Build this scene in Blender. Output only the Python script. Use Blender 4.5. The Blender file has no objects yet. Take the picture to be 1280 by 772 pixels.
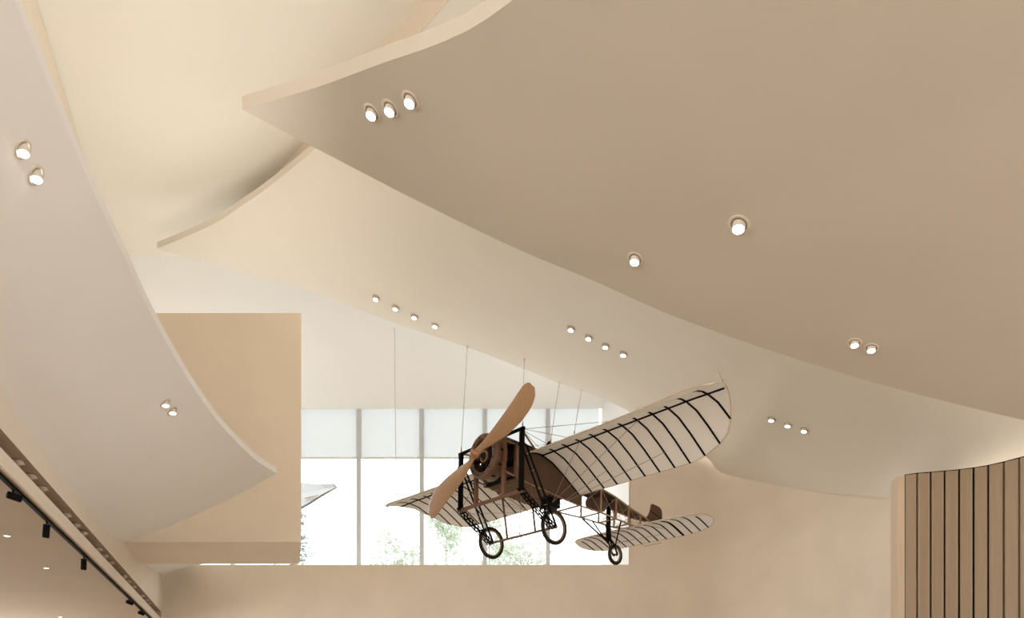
import bpy, bmesh, math, random
from mathutils import Vector, Matrix
from mathutils.bvhtree import BVHTree
random.seed(7)
sc = bpy.context.scene
C = sc.collection
PI = math.pi

# ------------------------------------------------------------------ camera
EYE = 1.6                       # lens height above the hall floor
F, CX, HY = 900.0, 640.0, 892.0 # focal length, centre and horizon of the level, shifted lens
cam_d = bpy.data.cameras.new('camera'); cam = bpy.data.objects.new('camera', cam_d); C.objects.link(cam)
cam.location = (0, 0, EYE); cam.rotation_euler = (PI/2, 0, 0)
cam_d.sensor_width = 36; cam_d.lens = F/1280*36; cam_d.shift_y = (HY-386)/1280
cam_d.clip_start = 0.05; cam_d.clip_end = 500
sc.camera = cam
sc.view_settings.view_transform = 'Standard'; sc.view_settings.look = 'None'
sc.view_settings.gamma = 1; sc.view_settings.exposure = 0.2
sc.view_settings.use_curve_mapping = False

def at(x, y, d):                # measured direction + distance -> point in the hall
    return Vector(((x-CX)/F*d, d, (HY-y)/F*d+EYE))

# ------------------------------------------------------------------ materials
def new_mat(name):
    m = bpy.data.materials.new(name); m.use_nodes = True
    nt = m.node_tree; return m, nt, nt.nodes['Principled BSDF']
def mat(name, col, rough=.6, metal=0, noise=None, bump=None, spec=.3, sub=None):
    m, nt, b = new_mat(name)
    b.inputs['Base Color'].default_value = (*col, 1)
    b.inputs['Roughness'].default_value = rough; b.inputs['Metallic'].default_value = metal
    b.inputs['Specular IOR Level'].default_value = spec
    tc = nt.nodes.new('ShaderNodeTexCoord')
    if noise:
        scale, amt = noise[:2]
        n = nt.nodes.new('ShaderNodeTexNoise'); n.inputs['Scale'].default_value = scale; n.inputs['Detail'].default_value = 5
        if len(noise) > 2:
            mp = nt.nodes.new('ShaderNodeMapping'); mp.inputs['Scale'].default_value = noise[2]
            nt.links.new(tc.outputs['Object'], mp.inputs[0]); nt.links.new(mp.outputs[0], n.inputs['Vector'])
        else: nt.links.new(tc.outputs['Object'], n.inputs['Vector'])
        r = nt.nodes.new('ShaderNodeValToRGB')
        r.color_ramp.elements[0].position = .3; r.color_ramp.elements[1].position = .7
        r.color_ramp.elements[0].color = (*[c*(1-amt) for c in col], 1)
        r.color_ramp.elements[1].color = (*[min(1, c*(1+amt)) for c in col], 1)
        nt.links.new(n.outputs['Fac'], r.inputs[0]); nt.links.new(r.outputs[0], b.inputs['Base Color'])
    if bump:
        n2 = nt.nodes.new('ShaderNodeTexNoise'); n2.inputs['Scale'].default_value = bump[0]; n2.inputs['Detail'].default_value = 4
        nt.links.new(tc.outputs['Object'], n2.inputs['Vector'])
        bp = nt.nodes.new('ShaderNodeBump'); bp.inputs['Strength'].default_value = bump[1]; bp.inputs['Distance'].default_value = .01
        nt.links.new(n2.outputs['Fac'], bp.inputs['Height']); nt.links.new(bp.outputs[0], b.inputs['Normal'])
    return m
def translucent(name, col, fac_trans, fac_clear=0.0):
    m, nt, b = new_mat(name); nt.nodes.remove(b)
    out = nt.nodes['Material Output']
    d = nt.nodes.new('ShaderNodeBsdfDiffuse'); d.inputs[0].default_value = (*col, 1)
    t = nt.nodes.new('ShaderNodeBsdfTranslucent'); t.inputs[0].default_value = (*col, 1)
    mx = nt.nodes.new('ShaderNodeMixShader'); mx.inputs[0].default_value = fac_trans
    nt.links.new(d.outputs[0], mx.inputs[1]); nt.links.new(t.outputs[0], mx.inputs[2])
    n = nt.nodes.new('ShaderNodeTexNoise'); n.inputs['Scale'].default_value = 60
    tc = nt.nodes.new('ShaderNodeTexCoord'); nt.links.new(tc.outputs['Object'], n.inputs['Vector'])
    r = nt.nodes.new('ShaderNodeValToRGB'); r.color_ramp.elements[0].color = (*[c*.97 for c in col], 1); r.color_ramp.elements[1].color = (*col, 1)
    nt.links.new(n.outputs['Fac'], r.inputs[0]); nt.links.new(r.outputs[0], d.inputs[0]); nt.links.new(r.outputs[0], t.inputs[0])
    last = mx
    if fac_clear:
        tr = nt.nodes.new('ShaderNodeBsdfTransparent'); m2 = nt.nodes.new('ShaderNodeMixShader'); m2.inputs[0].default_value = fac_clear
        nt.links.new(mx.outputs[0], m2.inputs[1]); nt.links.new(tr.outputs[0], m2.inputs[2]); last = m2
    nt.links.new(last.outputs[0], out.inputs[0])
    return m
def glass_mat(name):
    m, nt, b = new_mat(name); nt.nodes.remove(b)
    out = nt.nodes['Material Output']
    tr = nt.nodes.new('ShaderNodeBsdfTransparent'); tr.inputs[0].default_value = (.96, .98, .98, 1)
    g = nt.nodes.new('ShaderNodeBsdfGlossy'); g.inputs['Roughness'].default_value = .02
    mx = nt.nodes.new('ShaderNodeMixShader'); mx.inputs[0].default_value = .05
    nt.links.new(tr.outputs[0], mx.inputs[1]); nt.links.new(g.outputs[0], mx.inputs[2]); nt.links.new(mx.outputs[0], out.inputs[0])
    return m
def emit(name, col, s):
    m, nt, b = new_mat(name)
    b.inputs['Base Color'].default_value = (*col, 1)
    b.inputs['Emission Color'].default_value = (*col, 1); b.inputs['Emission Strength'].default_value = s
    return m

M = {}
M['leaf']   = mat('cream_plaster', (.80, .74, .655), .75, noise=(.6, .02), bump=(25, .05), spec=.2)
M['leaf_shaded'] = mat('shaded_cream_plaster', (.62, .557, .48), .75, noise=(.6, .02), bump=(25, .05), spec=.2)  # cream plaster darkened to hold the dimmer light on the front leaf
M['grey']   = mat('pale_daylit_plaster', (.88, .865, .84), .75, noise=(.6, .02), bump=(25, .05), spec=.2)  # daylight falling on the left leaf is put into this neutral tone
M['ceil']   = mat('ceiling_plaster', (.84, .785, .695), .8, noise=(.5, .015), spec=.2)
M['wall']   = mat('beige_plaster', (.80, .705, .592), .8, noise=(1.1, .04), bump=(18, .08), spec=.2)
M['block']  = mat('sand_plaster', (.84, .745, .615), .8, noise=(.9, .03), bump=(18, .06), spec=.2)
M['white']  = mat('white_plaster', (.92, .92, .915), .8, noise=(.6, .01), spec=.2)
M['fascia'] = mat('fascia_plaster', (.80, .71, .61), .75, noise=(.9, .02), spec=.2)
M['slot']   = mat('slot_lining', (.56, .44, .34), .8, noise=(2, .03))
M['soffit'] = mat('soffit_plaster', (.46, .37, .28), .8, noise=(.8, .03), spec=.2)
M['floor']  = mat('floor_oak', (.72, .63, .53), .55, noise=(1.2, .12, (1, 8, 1)))
M['slat']   = mat('slat_oak', (.37, .285, .20), .55, noise=(3, .05, (6, 6, .4)), spec=.3)
M['slat_lit'] = mat('slat_oak_lit', (.62, .50, .37), .5, noise=(3, .04, (6, 6, .4)))  # brighter copy of the slat oak, light on the end post in its colour
M['dark']   = mat('black_gap', (.012, .01, .009), .9, noise=(5, .2))
M['black']  = mat('black_paint', (.005, .0045, .004), .65, noise=(8, .2), spec=.08)
M['rib']    = mat('black_rib_tape', (.008, .008, .009), .9, noise=(20, .2), spec=.05)
M['tyre']   = mat('tyre_rubber', (.014, .012, .011), .8, noise=(30, .2))
M['brown']  = mat('brown_fabric', (.10, .056, .033), .7, noise=(4, .10), bump=(60, .1))
M['deckb']  = mat('brown_deck_fabric', (.15, .09, .055), .7, noise=(4, .10))
M['wood']   = mat('walnut_wood', (.17, .093, .054), .5, noise=(6, .12, (1, 1, 8)))
M['ash']    = mat('ash_wood', (.34, .22, .135), .5, noise=(6, .1, (8, 1, 1)))
M['prop']   = mat('propeller_wood', (.41, .25, .143), .27, noise=(3, .07, (1, 8, 8)), spec=.4)
M['copper'] = mat('bronze_metal', (.42, .235, .135), .35, .75, noise=(10, .1))
M['cowl']   = mat('brown_enamel', (.15, .08, .047), .4, .2, noise=(6, .12), spec=.5)
M['engine'] = mat('engine_iron', (.035, .022, .016), .5, .3, noise=(20, .2))
M['rim']    = mat('wheel_rim', (.25, .17, .12), .4, .4, noise=(12, .1))
M['wire']   = mat('steel_wire', (.36, .31, .26), .5, .3, noise=(40, .1))
M['cable']  = mat('suspension_wire', (.50, .46, .41), .5, .2, noise=(40, .1))
M['cloth']  = translucent('wing_linen', (.95, .93, .895), .12)
M['linen_edge'] = mat('linen_edging', (.62, .51, .40), .7, noise=(20, .05))
M['shade']  = translucent('shade_fabric', (.58, .585, .585), .62, .27)
M['rail']   = mat('shade_rail', (.82, .80, .77), .5, noise=(10, .02))
M['glass']  = glass_mat('window_glass')
M['alu']    = mat('mullion_alu', (.62, .655, .69), .5, 0, noise=(10, .02))
M['reflection'] = mat('reflected_plaster', (.30, .30, .295), .8, noise=(2, .02))
M['bark']   = mat('birch_bark', (.27, .265, .26), .8, noise=(9, .2))
M['leafage'] = translucent('birch_leaves', (.45, .51, .41), .5)
M['needles'] = translucent('spruce_needles', (.36, .40, .375), .5)
M['grass']  = mat('paving', (.74, .73, .71), .9, noise=(3, .2))
M['lamp']   = emit('lamp_lens', (1, .94, .85), 9)
M['lampw']  = mat('lamp_barrel', (.80, .74, .66), .45, noise=(20, .02))
M['ring']   = mat('lamp_trim', (.74, .66, .56), .5, noise=(20, .02))
M['gap']    = mat('recess_shade_and_trim', (.30, .23, .17), .8, noise=(20, .1))  # dark tone for painted recess shade and for dark lamp trim

# ------------------------------------------------------------------ mesh helpers
class MB:
    def __init__(s): s.bm = bmesh.new()
    def face(s, pts, smooth=False):
        f = s.bm.faces.new([s.bm.verts.new(p) for p in pts]); f.smooth = smooth
    def box(s, lo, hi, mtx=None):
        x0, y0, z0 = lo; x1, y1, z1 = hi
        v = [Vector(p) for p in ((x0,y0,z0),(x1,y0,z0),(x1,y1,z0),(x0,y1,z0),(x0,y0,z1),(x1,y0,z1),(x1,y1,z1),(x0,y1,z1))]
        if mtx: v = [mtx @ p for p in v]
        vs = [s.bm.verts.new(p) for p in v]
        for q in ((3,2,1,0),(4,5,6,7),(0,1,5,4),(1,2,6,5),(2,3,7,6),(3,0,4,7)): s.bm.faces.new([vs[i] for i in q])
    def tube(s, pts, r, n=8, cap=True, r2=None):
        pts = [Vector(p) for p in pts]; rings = []
        ref = None
        for i, p in enumerate(pts):
            t = (pts[min(i+1, len(pts)-1)] - pts[max(i-1, 0)]).normalized()
            if ref is None:
                ref = t.orthogonal().normalized()
            ref = (ref - t*ref.dot(t)).normalized(); b = t.cross(ref)
            rr = r if r2 is None else r + (r2-r)*i/(len(pts)-1)
            rings.append([s.bm.verts.new(p + (ref*math.cos(2*PI*k/n) + b*math.sin(2*PI*k/n))*rr) for k in range(n)])
        for a, b in zip(rings, rings[1:]):
            for k in range(n):
                f = s.bm.faces.new((a[k], a[(k+1) % n], b[(k+1) % n], b[k])); f.smooth = n > 4
        if cap and len(pts) > 1:
            s.bm.faces.new(rings[0][::-1]); s.bm.faces.new(rings[-1])
    def bar(s, p0, p1, w, h, upv=(0,0,1)):          # rectangular bar between two points
        p0, p1 = Vector(p0), Vector(p1); t = (p1-p0).normalized()
        u = Vector(upv)
        if abs(t.dot(u)) > .95: u = Vector((1,0,0))
        sdir = t.cross(u).normalized(); u = sdir.cross(t)
        vs = []
        for p in (p0, p1):
            for a, b in ((-1,-1),(1,-1),(1,1),(-1,1)): vs.append(s.bm.verts.new(p + sdir*a*w/2 + u*b*h/2))
        for q in ((3,2,1,0),(4,5,6,7),(0,1,5,4),(1,2,6,5),(2,3,7,6),(3,0,4,7)): s.bm.faces.new([vs[i] for i in q])
    def lathe(s, prof, o, axis, n=32, closed=False):  # prof: (radius, distance along axis)
        o = Vector(o); ax = Vector(axis).normalized(); u = ax.orthogonal().normalized(); w = ax.cross(u); rings = []
        for r, d in prof:
            rings.append([s.bm.verts.new(o + ax*d + (u*math.cos(2*PI*k/n) + w*math.sin(2*PI*k/n))*max(r, 1e-4)) for k in range(n)])
        if closed: rings.append(rings[0])
        for a, b in zip(rings, rings[1:]):
            for k in range(n):
                f = s.bm.faces.new((a[k], a[(k+1) % n], b[(k+1) % n], b[k])); f.smooth = True
    def torus(s, o, axis, R, r, n=40, m=10):
        s.lathe([(R + r*math.cos(2*PI*j/m), r*math.sin(2*PI*j/m)) for j in range(m)], o, axis, n, True)
    def grid(s, rows, smooth=True):
        vs = [[s.bm.verts.new(p) for p in r] for r in rows]
        for a, b in zip(vs, vs[1:]):
            for i in range(len(a)-1):
                f = s.bm.faces.new((a[i], a[i+1], b[i+1], b[i])); f.smooth = smooth
    def build(s, name, material, parent=None, weld=False):
        if weld: bmesh.ops.remove_doubles(s.bm, verts=s.bm.verts, dist=1e-5)
        bmesh.ops.recalc_face_normals(s.bm, faces=s.bm.faces)
        me = bpy.data.meshes.new(name); s.bm.to_mesh(me); s.bm.free()
        me.materials.append(material)
        o = bpy.data.objects.new(name, me); C.objects.link(o)
        if parent: o.parent = parent
        return o
def tag(o, label=None, cat=None, group=None, kind=None):
    if label: o['label'] = label
    if cat: o['category'] = cat
    if group: o['group'] = group
    if kind: o['kind'] = kind
    return o
def empty(name, loc=(0,0,0)):
    o = bpy.data.objects.new(name, None); C.objects.link(o); o.location = loc; o.empty_display_size = .2; return o
def struct(o, label=None, cat=None): return tag(o, label, cat, kind='structure')

def crom(pts, n):               # smooth curve through points, n+1 samples by arc length
    P = [Vector(p) for p in pts]
    P = [P[0]*2-P[1]] + P + [P[-1]*2-P[-2]]
    out = []
    for i in range(1, len(P)-2):
        p0, p1, p2, p3 = P[i-1:i+3]
        for k in range(16):
            t = k/16
            out.append(.5*((2*p1) + (p2-p0)*t + (2*p0-5*p1+4*p2-p3)*t*t + (3*p1-p0-3*p2+p3)*t**3))
    out.append(P[-2].copy())
    L = [0]
    for a, b in zip(out, out[1:]): L.append(L[-1]+(b-a).length)
    res = []; j = 0
    for k in range(n+1):
        d = L[-1]*k/n
        while j < len(L)-2 and L[j+1] < d: j += 1
        f = (d-L[j])/max(L[j+1]-L[j], 1e-9); res.append(out[j].lerp(out[j+1], min(max(f, 0), 1)))
    return res
def coons(c0, c1, d0, d1, nu, nv):   # c0,c1: curves in u at v=0,1 ; d0,d1: curves in v at u=0,1
    a, b, l, r = crom(c0, nu), crom(c1, nu), crom(d0, nv), crom(d1, nv)
    rows = []
    for j in range(nv+1):
        v = j/nv; row = []
        for i in range(nu+1):
            u = i/nu
            p = a[i]*(1-v)+b[i]*v + l[j]*(1-u)+r[j]*u - (a[0]*(1-u)*(1-v)+a[-1]*u*(1-v)+b[0]*(1-u)*v+b[-1]*u*v)
            row.append(p)
        rows.append(row)
    return rows
def shell(name, rows, thick, material):   # a thick curved panel: underside, top and four edges
    mb = MB(); up = Vector((0, 0, thick))
    top = [[p+up for p in r] for r in rows]
    mb.grid(rows); mb.grid(top)
    edges = [rows[0], rows[-1], [r[0] for r in rows], [r[-1] for r in rows]]
    for e in edges: mb.grid([e, [p+up for p in e]])
    o = mb.build(name, material)
    bm = bmesh.new(); bm.from_mesh(o.data)
    bvh = BVHTree.FromPolygons([p for r in rows for p in r],
        [(j*len(rows[0])+i, j*len(rows[0])+i+1, (j+1)*len(rows[0])+i+1, (j+1)*len(rows[0])+i) for j in range(len(rows)-1) for i in range(len(rows[0])-1)])
    bm.free()
    return o, bvh

# ------------------------------------------------------------------ room levels (above the floor)
ZC = EYE + 10.8                 # main ceiling
D2 = 18.0                       # face of the back wall
DW = 20.0                       # window line
SILL = EYE + (HY-705.5)/F*D2
def lwx(y): return -2.224 - .362*y          # left bulkhead wall, in plan

# floor and lawn
mb = MB(); mb.box((-16, -9, -.2), (13, 20.4, 0)); struct(mb.build('floor', M['floor']))
mb = MB(); mb.box((-40, 20.4, -.25), (40, 70, -.05)); struct(mb.build('ground', M['grass']))

# ceilings with the dropped edge between them
b0 = Vector((-1.38, 10.92, 0)); bd = Vector((-3.59, 3.76, 0)).normalized()
def bline(y): return b0.x + bd.x/bd.y*(y-b0.y)
mb = MB(); mb.box((-17, -9, ZC), (16, 17.2, ZC+.3)); struct(mb.build('ceiling', M['ceil']))
y1_ = 15.3; y0_ = b0.y + (16-b0.x)*bd.y/bd.x
mb = MB()
tri = [(bline(y1_)+.02, y1_), (16, y1_), (16, y0_+.02)]
mb.face([(x, y, ZC-.45) for x, y in tri]); mb.face([(x, y, ZC-.02) for x, y in tri])
for a, b in zip(tri, tri[1:]): mb.face([(*a, ZC-.45), (*b, ZC-.45), (*b, ZC-.02), (*a, ZC-.02)])
struct(mb.build('ceiling_right', M['ceil']))
mb = MB()
mb.face([(bline(y1_), y1_, ZC-.452), (16, y0_, ZC-.452), (16, y0_, ZC), (bline(y1_), y1_, ZC)])
mb.face([(bline(y1_)+.015, y1_, ZC-.452), (16.015, y0_, ZC-.452), (16.015, y0_, ZC), (bline(y1_)+.015, y1_, ZC)])
mb.face([(bline(y1_), y1_, ZC-.452), (16, y0_, ZC-.452), (16.015, y0_, ZC-.452), (bline(y1_)+.015, y1_, ZC-.452)])
struct(mb.build('trim_1', M['wall']))

# white sloped head of the window bay, and the bay itself
zh = EYE + (HY-510.5)/F*DW
mb = MB()
hx1 = (752-CX)/F*DW; jx = (786-CX)/F*D2
mb.face([(-13, 17, ZC), (jx+.3, 17, ZC), (hx1+.02, DW, zh), (-13, DW, zh)])
mb.face([(-13, 17, ZC+.2), (jx+.3, 17, ZC+.2), (hx1+.02, DW+.2, zh+.1), (-13, DW+.2, zh+.1)])
struct(mb.build('ceiling_back', M['white']))
mb = MB()   # right reveal of the bay
mb.face([(jx, D2, SILL-.2), (hx1, DW+.05, SILL-.2), (hx1, DW+.05, ZC), (jx, D2, ZC)])
struct(mb.build('trim_2', M['white']))
mb = MB(); mb.box((-11, D2+.3, SILL-.12), (jx, DW+.3, SILL-.01)); struct(mb.build('trim_3', M['wall']))   # bay sill
# back wall under the window and to its right, running round into the right side
mb = MB(); mb.box((-10.6, D2, 0), (jx, D2+.3, SILL-.0)); struct(mb.build('wall_back', M['wall']))
curve = [(jx, D2+.02), (4.3, D2), (5.21, 17.93), (5.92, 17.33), (6.45, 16.53), (6.87, 15.63), (7.19, 14.73), (7.36, 13.73), (7.42, 12.4), (7.5, 11.6)]
cs = crom([(x, y, 0) for x, y in curve], 60)
def wtop(y):
    ya = [11.6, 12.4, 13.73, 14.73, 15.63, 16.53, 17.33, 17.9]; za = [3.6, 3.75, 4.09, 4.45, 4.78, 5.19, 5.59, 5.95]
    for k in range(7):
        if y <= ya[k+1]: return EYE + .28 + za[k] + (za[k+1]-za[k])*max(0, (y-ya[k])/(ya[k+1]-ya[k]))
    return ZC-.02
mb = MB(); mb.grid([[Vector((p.x, p.y, wtop(p.y)*t)) for p in cs] for t in (0, .33, .66, 1)])
mb.grid([[Vector((p.x+.25, p.y+.2, wtop(p.y)*t)) for p in cs] for t in (0, 1)])
struct(mb.build('wall_right', M['wall']))
mb = MB()
def sxw(y): return 8.35 + (10.3-y)*.16
for o_ in (0, .2):              # solid beside the slats; unseen opening further back shaped to let daylight in
    mb.face([(sxw(10.3)+o_, 10.3, 0), (sxw(5)+o_, 5, 0), (sxw(5)+o_, 5, ZC), (sxw(10.3)+o_, 10.3, ZC)])
    mb.face([(sxw(5)+o_, 5, 7.5), (sxw(-9)+o_, -9, 7.5), (sxw(-9)+o_, -9, ZC), (sxw(5)+o_, 5, ZC)])
struct(mb.build('wall_side', M['wall']))
mb = MB(); mb.box((-17, -9.3, 5.5), (12, -9, ZC)); mb.box((-8.0, -9.3, 0), (12, -9, 5.5)); struct(mb.build('wall_front', M['wall']))  # unseen wall behind the camera, added with an opening sized to steer daylight

# upper left wall behind the curved leaf
def upx(y): return -7.2 - .36*(y-10.9)
yw = 6.0
mb = MB()
for o_ in (0, -.3): mb.face([(upx(yw)+o_, yw, EYE+2.9), (upx(18)+o_, 18, EYE+2.9), (upx(18)+o_, 18, ZC-.01), (upx(yw)+o_, yw, ZC-.01)])
mb.face([(upx(yw), yw, EYE+2.9), (upx(yw)-.3, yw, EYE+2.9), (upx(yw)-.3, yw, ZC-.01), (upx(yw), yw, ZC-.01)])
struct(mb.build('wall_left_upper', M['block']))

# left bulkhead: face, air slot, fascia, lower soffit
def lw(y, z, off=0.0):          # point on (or 'off' behind) the left bulkhead face
    n = Vector((-1, -.362, 0)).normalized()
    return Vector((lwx(y), y, EYE+z)) + n*off
YN, YF = .6, 17.98
ZT, ZB, ZS = 2.53, 2.365, 2.205   # slot top, fascia top, fascia bottom (above the eye)
YE = 17.75                      # the slot stops just short of the corner
def strip(mb, y0, y1, z0, z1, o0=0, o1=0): mb.face([lw(y0, z0, o0), lw(y1, z0, o0), lw(y1, z1, o1), lw(y0, z1, o1)])
mb = MB()
strip(mb, YN, YF, ZT, 3.5); strip(mb, YE, YF, 1.0, ZT); strip(mb, YN, YF, ZT, ZT, 0, 0.02) if False else None
strip(mb, YN, YF, ZT, 3.5, .6, .6)
struct(mb.build('wall_left', M['fascia']))
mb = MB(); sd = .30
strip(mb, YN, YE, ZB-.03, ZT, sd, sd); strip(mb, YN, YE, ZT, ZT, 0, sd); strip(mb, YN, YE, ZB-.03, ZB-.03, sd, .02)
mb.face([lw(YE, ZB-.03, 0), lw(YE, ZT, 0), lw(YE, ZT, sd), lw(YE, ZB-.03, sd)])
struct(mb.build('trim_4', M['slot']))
mb = MB()
strip(mb, YN, YF, ZS, ZB); strip(mb, YN, YF, ZB, ZB, 0, .025); strip(mb, YN, YF, ZB-.03, ZB, .025, .025); strip(mb, YN, YF, ZS, ZS, 0, .03); strip(mb, YN, YF, ZS, ZS+.05, .03, .03)
struct(mb.build('trim_5', M['fascia']))
mb = MB()
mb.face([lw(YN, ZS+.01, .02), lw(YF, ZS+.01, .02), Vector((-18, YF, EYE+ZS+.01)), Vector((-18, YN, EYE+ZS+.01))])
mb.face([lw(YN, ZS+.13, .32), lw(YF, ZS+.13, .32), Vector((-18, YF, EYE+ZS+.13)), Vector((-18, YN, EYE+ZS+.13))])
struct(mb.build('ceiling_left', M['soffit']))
# the small white curved soffit in the far left corner
mb = MB()
cA = [at(172, 698, 14.0), at(184, 707, 15.3), at(194, 714, 16.8), at(203, 718, 17.93)]
cA = [Vector((lwx(p.y)+.005, p.y, p.z)) for p in cA]
cB = [at(300, 690, 14.0), at(285, 697, 15.3), at(262, 703.5, 16.8), at(237.5, 705.2, 17.93)]
mb.grid([crom(cA, 12), [a.lerp(b, .5) for a, b in zip(crom(cA, 12), crom(cB, 12))], crom(cB, 12)])
mb.grid([[p+Vector((0,0,.05)) for p in crom(cA, 12)], [p+Vector((0,0,.05)) for p in crom(cB, 12)]])
struct(mb.build('ceiling_corner', M['grey']))

# sand-coloured box hung in the left corner of the bay
zb, zt = EYE + (HY-677)/F*12.4, EYE + (HY-391)/F*12.4
fr = [Vector((lwx(12.4)-.02, 12.4, 0)), Vector(((376.5-CX)/F*12.4, 12.4, 0)), Vector(((374-CX)/F*14.2, 14.2, 0)), Vector((lwx(14.2)-.02, 14.2, 0))]
fr[0].x = -7.9
mb = MB()
lo = [Vector((p.x, p.y, zb)) for p in fr]; hi = [Vector((p.x, p.y, zt)) for p in fr]
lo[0].x = lwx(12.4)-.01; 
mb.face(lo); mb.face(hi)
for i in range(4): j = (i+1) % 4; mb.face([lo[i], lo[j], hi[j], hi[i]])
bx = mb.build('wall_box', M['block']); struct(bx); zt_box = zt

# ------------------------------------------------------------------ curved ceiling leaves
# A: the large front leaf
Fc = [at(303,137,9.0), at(400,188,9.0), at(520,250,9.0), at(640,308,8.98), at(740,350,8.95), at(850,398,8.92), at(1000,450,8.9), at(1130,488,8.87), at(1280,525,8.85), at(1450,562,8.85)]
Ec = [at(303,137,9.0), at(355,121.5,8.45), at(408,105,7.98), at(472,81,7.43), at(532,60.5,7.0), at(579,41,6.67), at(613,20.5,6.4), at(641,0,6.18)]
Ec += [Vector((.95, 5.1, EYE+5.75)), Vector((2.4, 3.4, EYE+5.2)), Vector((4.2, 1.6, EYE+4.6))]
Nc = [Ec[-1], Vector((6.6, 1.2, EYE+4.05)), Vector((9.0, 1.0, EYE+3.7))]
Rc = [Fc[-1], Vector((8.6, 5.0, EYE+3.5)), Nc[-1]]
rowsA = coons(Fc, Nc, Ec, Rc, 72, 36)
leafA, bvhA = shell('ceiling_leaf', rowsA, .17, M['leaf_shaded'])
tag(leafA, 'largest cream curved ceiling leaf filling the upper right, pointed tip with a pale edge', 'ceiling panel', 'curved ceiling leaves')
# B: the rear leaf
Gc = [at(196.4,310.5,15.6), at(227,320,15.68), at(261,328,15.77), at(311.5,342,15.9), at(375.5,360,16.07), at(419,374.8,16.2), at(484,400,16.4), at(584,433.8,16.75), at(654,460.6,17.0),
      at(699.7,479,17.15), at(740,493,17.28), at(785,513,17.43), at(835,541,17.6), at(883,571,17.8), at(901,590,17.85), at(947,601,17.3), at(991,609,16.5), at(1035,616,15.6), at(1079,619.5,14.7), at(1121,623.5,13.7), at(1200,634,12.75), at(1300,640,12.2)]
Tc = [at(196.4,310.5,15.6), at(227,298,15.2), at(271,277.8,14.72), at(301.4,257.6,14.35), at(333,235.8,13.95), at(392,188.6,13.1), at(470,125,11.9)]
Nb = [Tc[-1], at(640,215,11.5), at(850,318,11.0), at(1100,405,10.5), at(1300,465,10.1), at(1420,500,9.9)]
Rb = [Gc[-1], at(1340,590,11.5), Nb[-1]]
rowsB = coons(Gc, Nb, Tc, Rb, 110, 40)
leafB, bvhB = shell('ceiling_leaf', rowsB, .14, M['leaf'])
tag(leafB, 'cream curved ceiling leaf behind the airplane, reaching down to the slatted wall', 'ceiling panel', 'curved ceiling leaves')
# C: the left leaf
def onw(x, y):                  # a measured direction met by the left bulkhead face
    k = (x-CX)/F; d = 2.224/(-k-.362); return at(x, y, d)
Wc = [Vector((lwx(2.2), 2.2, EYE+2.9)), Vector((lwx(4.2), 4.2, EYE+2.9)), onw(0,483), onw(31,530.8), onw(62,575.3), onw(112,640), onw(135,665), onw(151,677.2)]
def edc(x, y): return at(x, y, 3.94*F/(HY-y))
Kc = [Vector((-2.15, 2.0, EYE+3.94)), Vector((-2.48, 3.0, EYE+3.94)), edc(18,0), edc(52,83), edc(85.5,166.7), edc(121,248), edc(160,330), edc(187,388), edc(215,440), edc(247,491.6), edc(279.5,534.6), edc(318,573), edc(346,591.5)]
Tb = [Wc[-1], at(206,659.5,12.1), at(258,636.5,12.0), at(301,616.5,11.95), Kc[-1]]
Sc = [Wc[0], Wc[0].lerp(Kc[0], .5)+Vector((0,0,-.1)), Kc[0]]
rowsC = coons(Wc, Kc, Sc, Tb, 60, 24)
leafC, bvhC = shell('ceiling_leaf', rowsC, .095, M['grey'])
tag(leafC, 'pale grey curved ceiling leaf along the left wall, pointed at the sand-coloured box', 'ceiling panel', 'curved ceiling leaves')

# ------------------------------------------------------------------ window
mull = [211, 290, 369, 448.3, 527, 606, 685]
jr = hx1
wy = DW
def px2x(x, d=DW): return (x-CX)/F*d
edges = [px2x(x) for x in mull] + [hx1]
zsh = EYE + (HY-572)/F*(DW+.06)
names5 = {3: 'leftmost', 4: 'second from left', 5: 'middle', 6: 'fourth from left, behind the airplane nose'}
for i in range(len(edges)-1):
    a, b = edges[i], edges[i+1]
    mb = MB(); mb.box((a+.05, wy+.12, SILL-.05), (b-.05, wy+.135, zh+.05))
    w = mb.build('window_%d' % (i+1), M['glass']); struct(w)
    mb = MB()
    mb.box((a-.06, wy, SILL-.1), (a+.06, wy+.14, zh+.1))
    mb.box((a+.06, wy+.1, SILL-.05), (b-.06, wy+.16, SILL+.02)); 
    m = mb.build('window_frame', M['alu'], w)
lab = ['at the left, its edge behind the sand-coloured box', 'second from the left, behind the propeller tip side of the left wing', 'third from the left, behind the raised propeller blade', 'fourth from the left, behind the right half of the engine frame', 'at the far right, narrow and cut by the bay reveal']
lab = ['white roller shade in the window bay beside the sand-coloured box', 'white roller shade in the second full window bay from the box', 'white roller shade in the window bay behind the airplane engine', 'white roller shade in the window bay behind the raised propeller blade', 'white roller shade in the rightmost window bay beside the reveal']
vis = [2, 3, 4, 5, 6]
for k, i in enumerate(vis):
    a, b = edges[i], edges[i+1]
    mb = MB(); n = 8
    mb.box((a+.06, wy+.05, zsh), (b-.06, wy+.053, zh+.06))
    s = mb.build('roller_shade', M['shade']); tag(s, lab[k], 'window shade', 'roller shades in the window bays')
    mb = MB(); mb.box((a+.062, wy+.035, zsh-.03), (b-.062, wy+.068, zsh+.012)); mb.build('bottom_rail', M['rail'], s)

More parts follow.
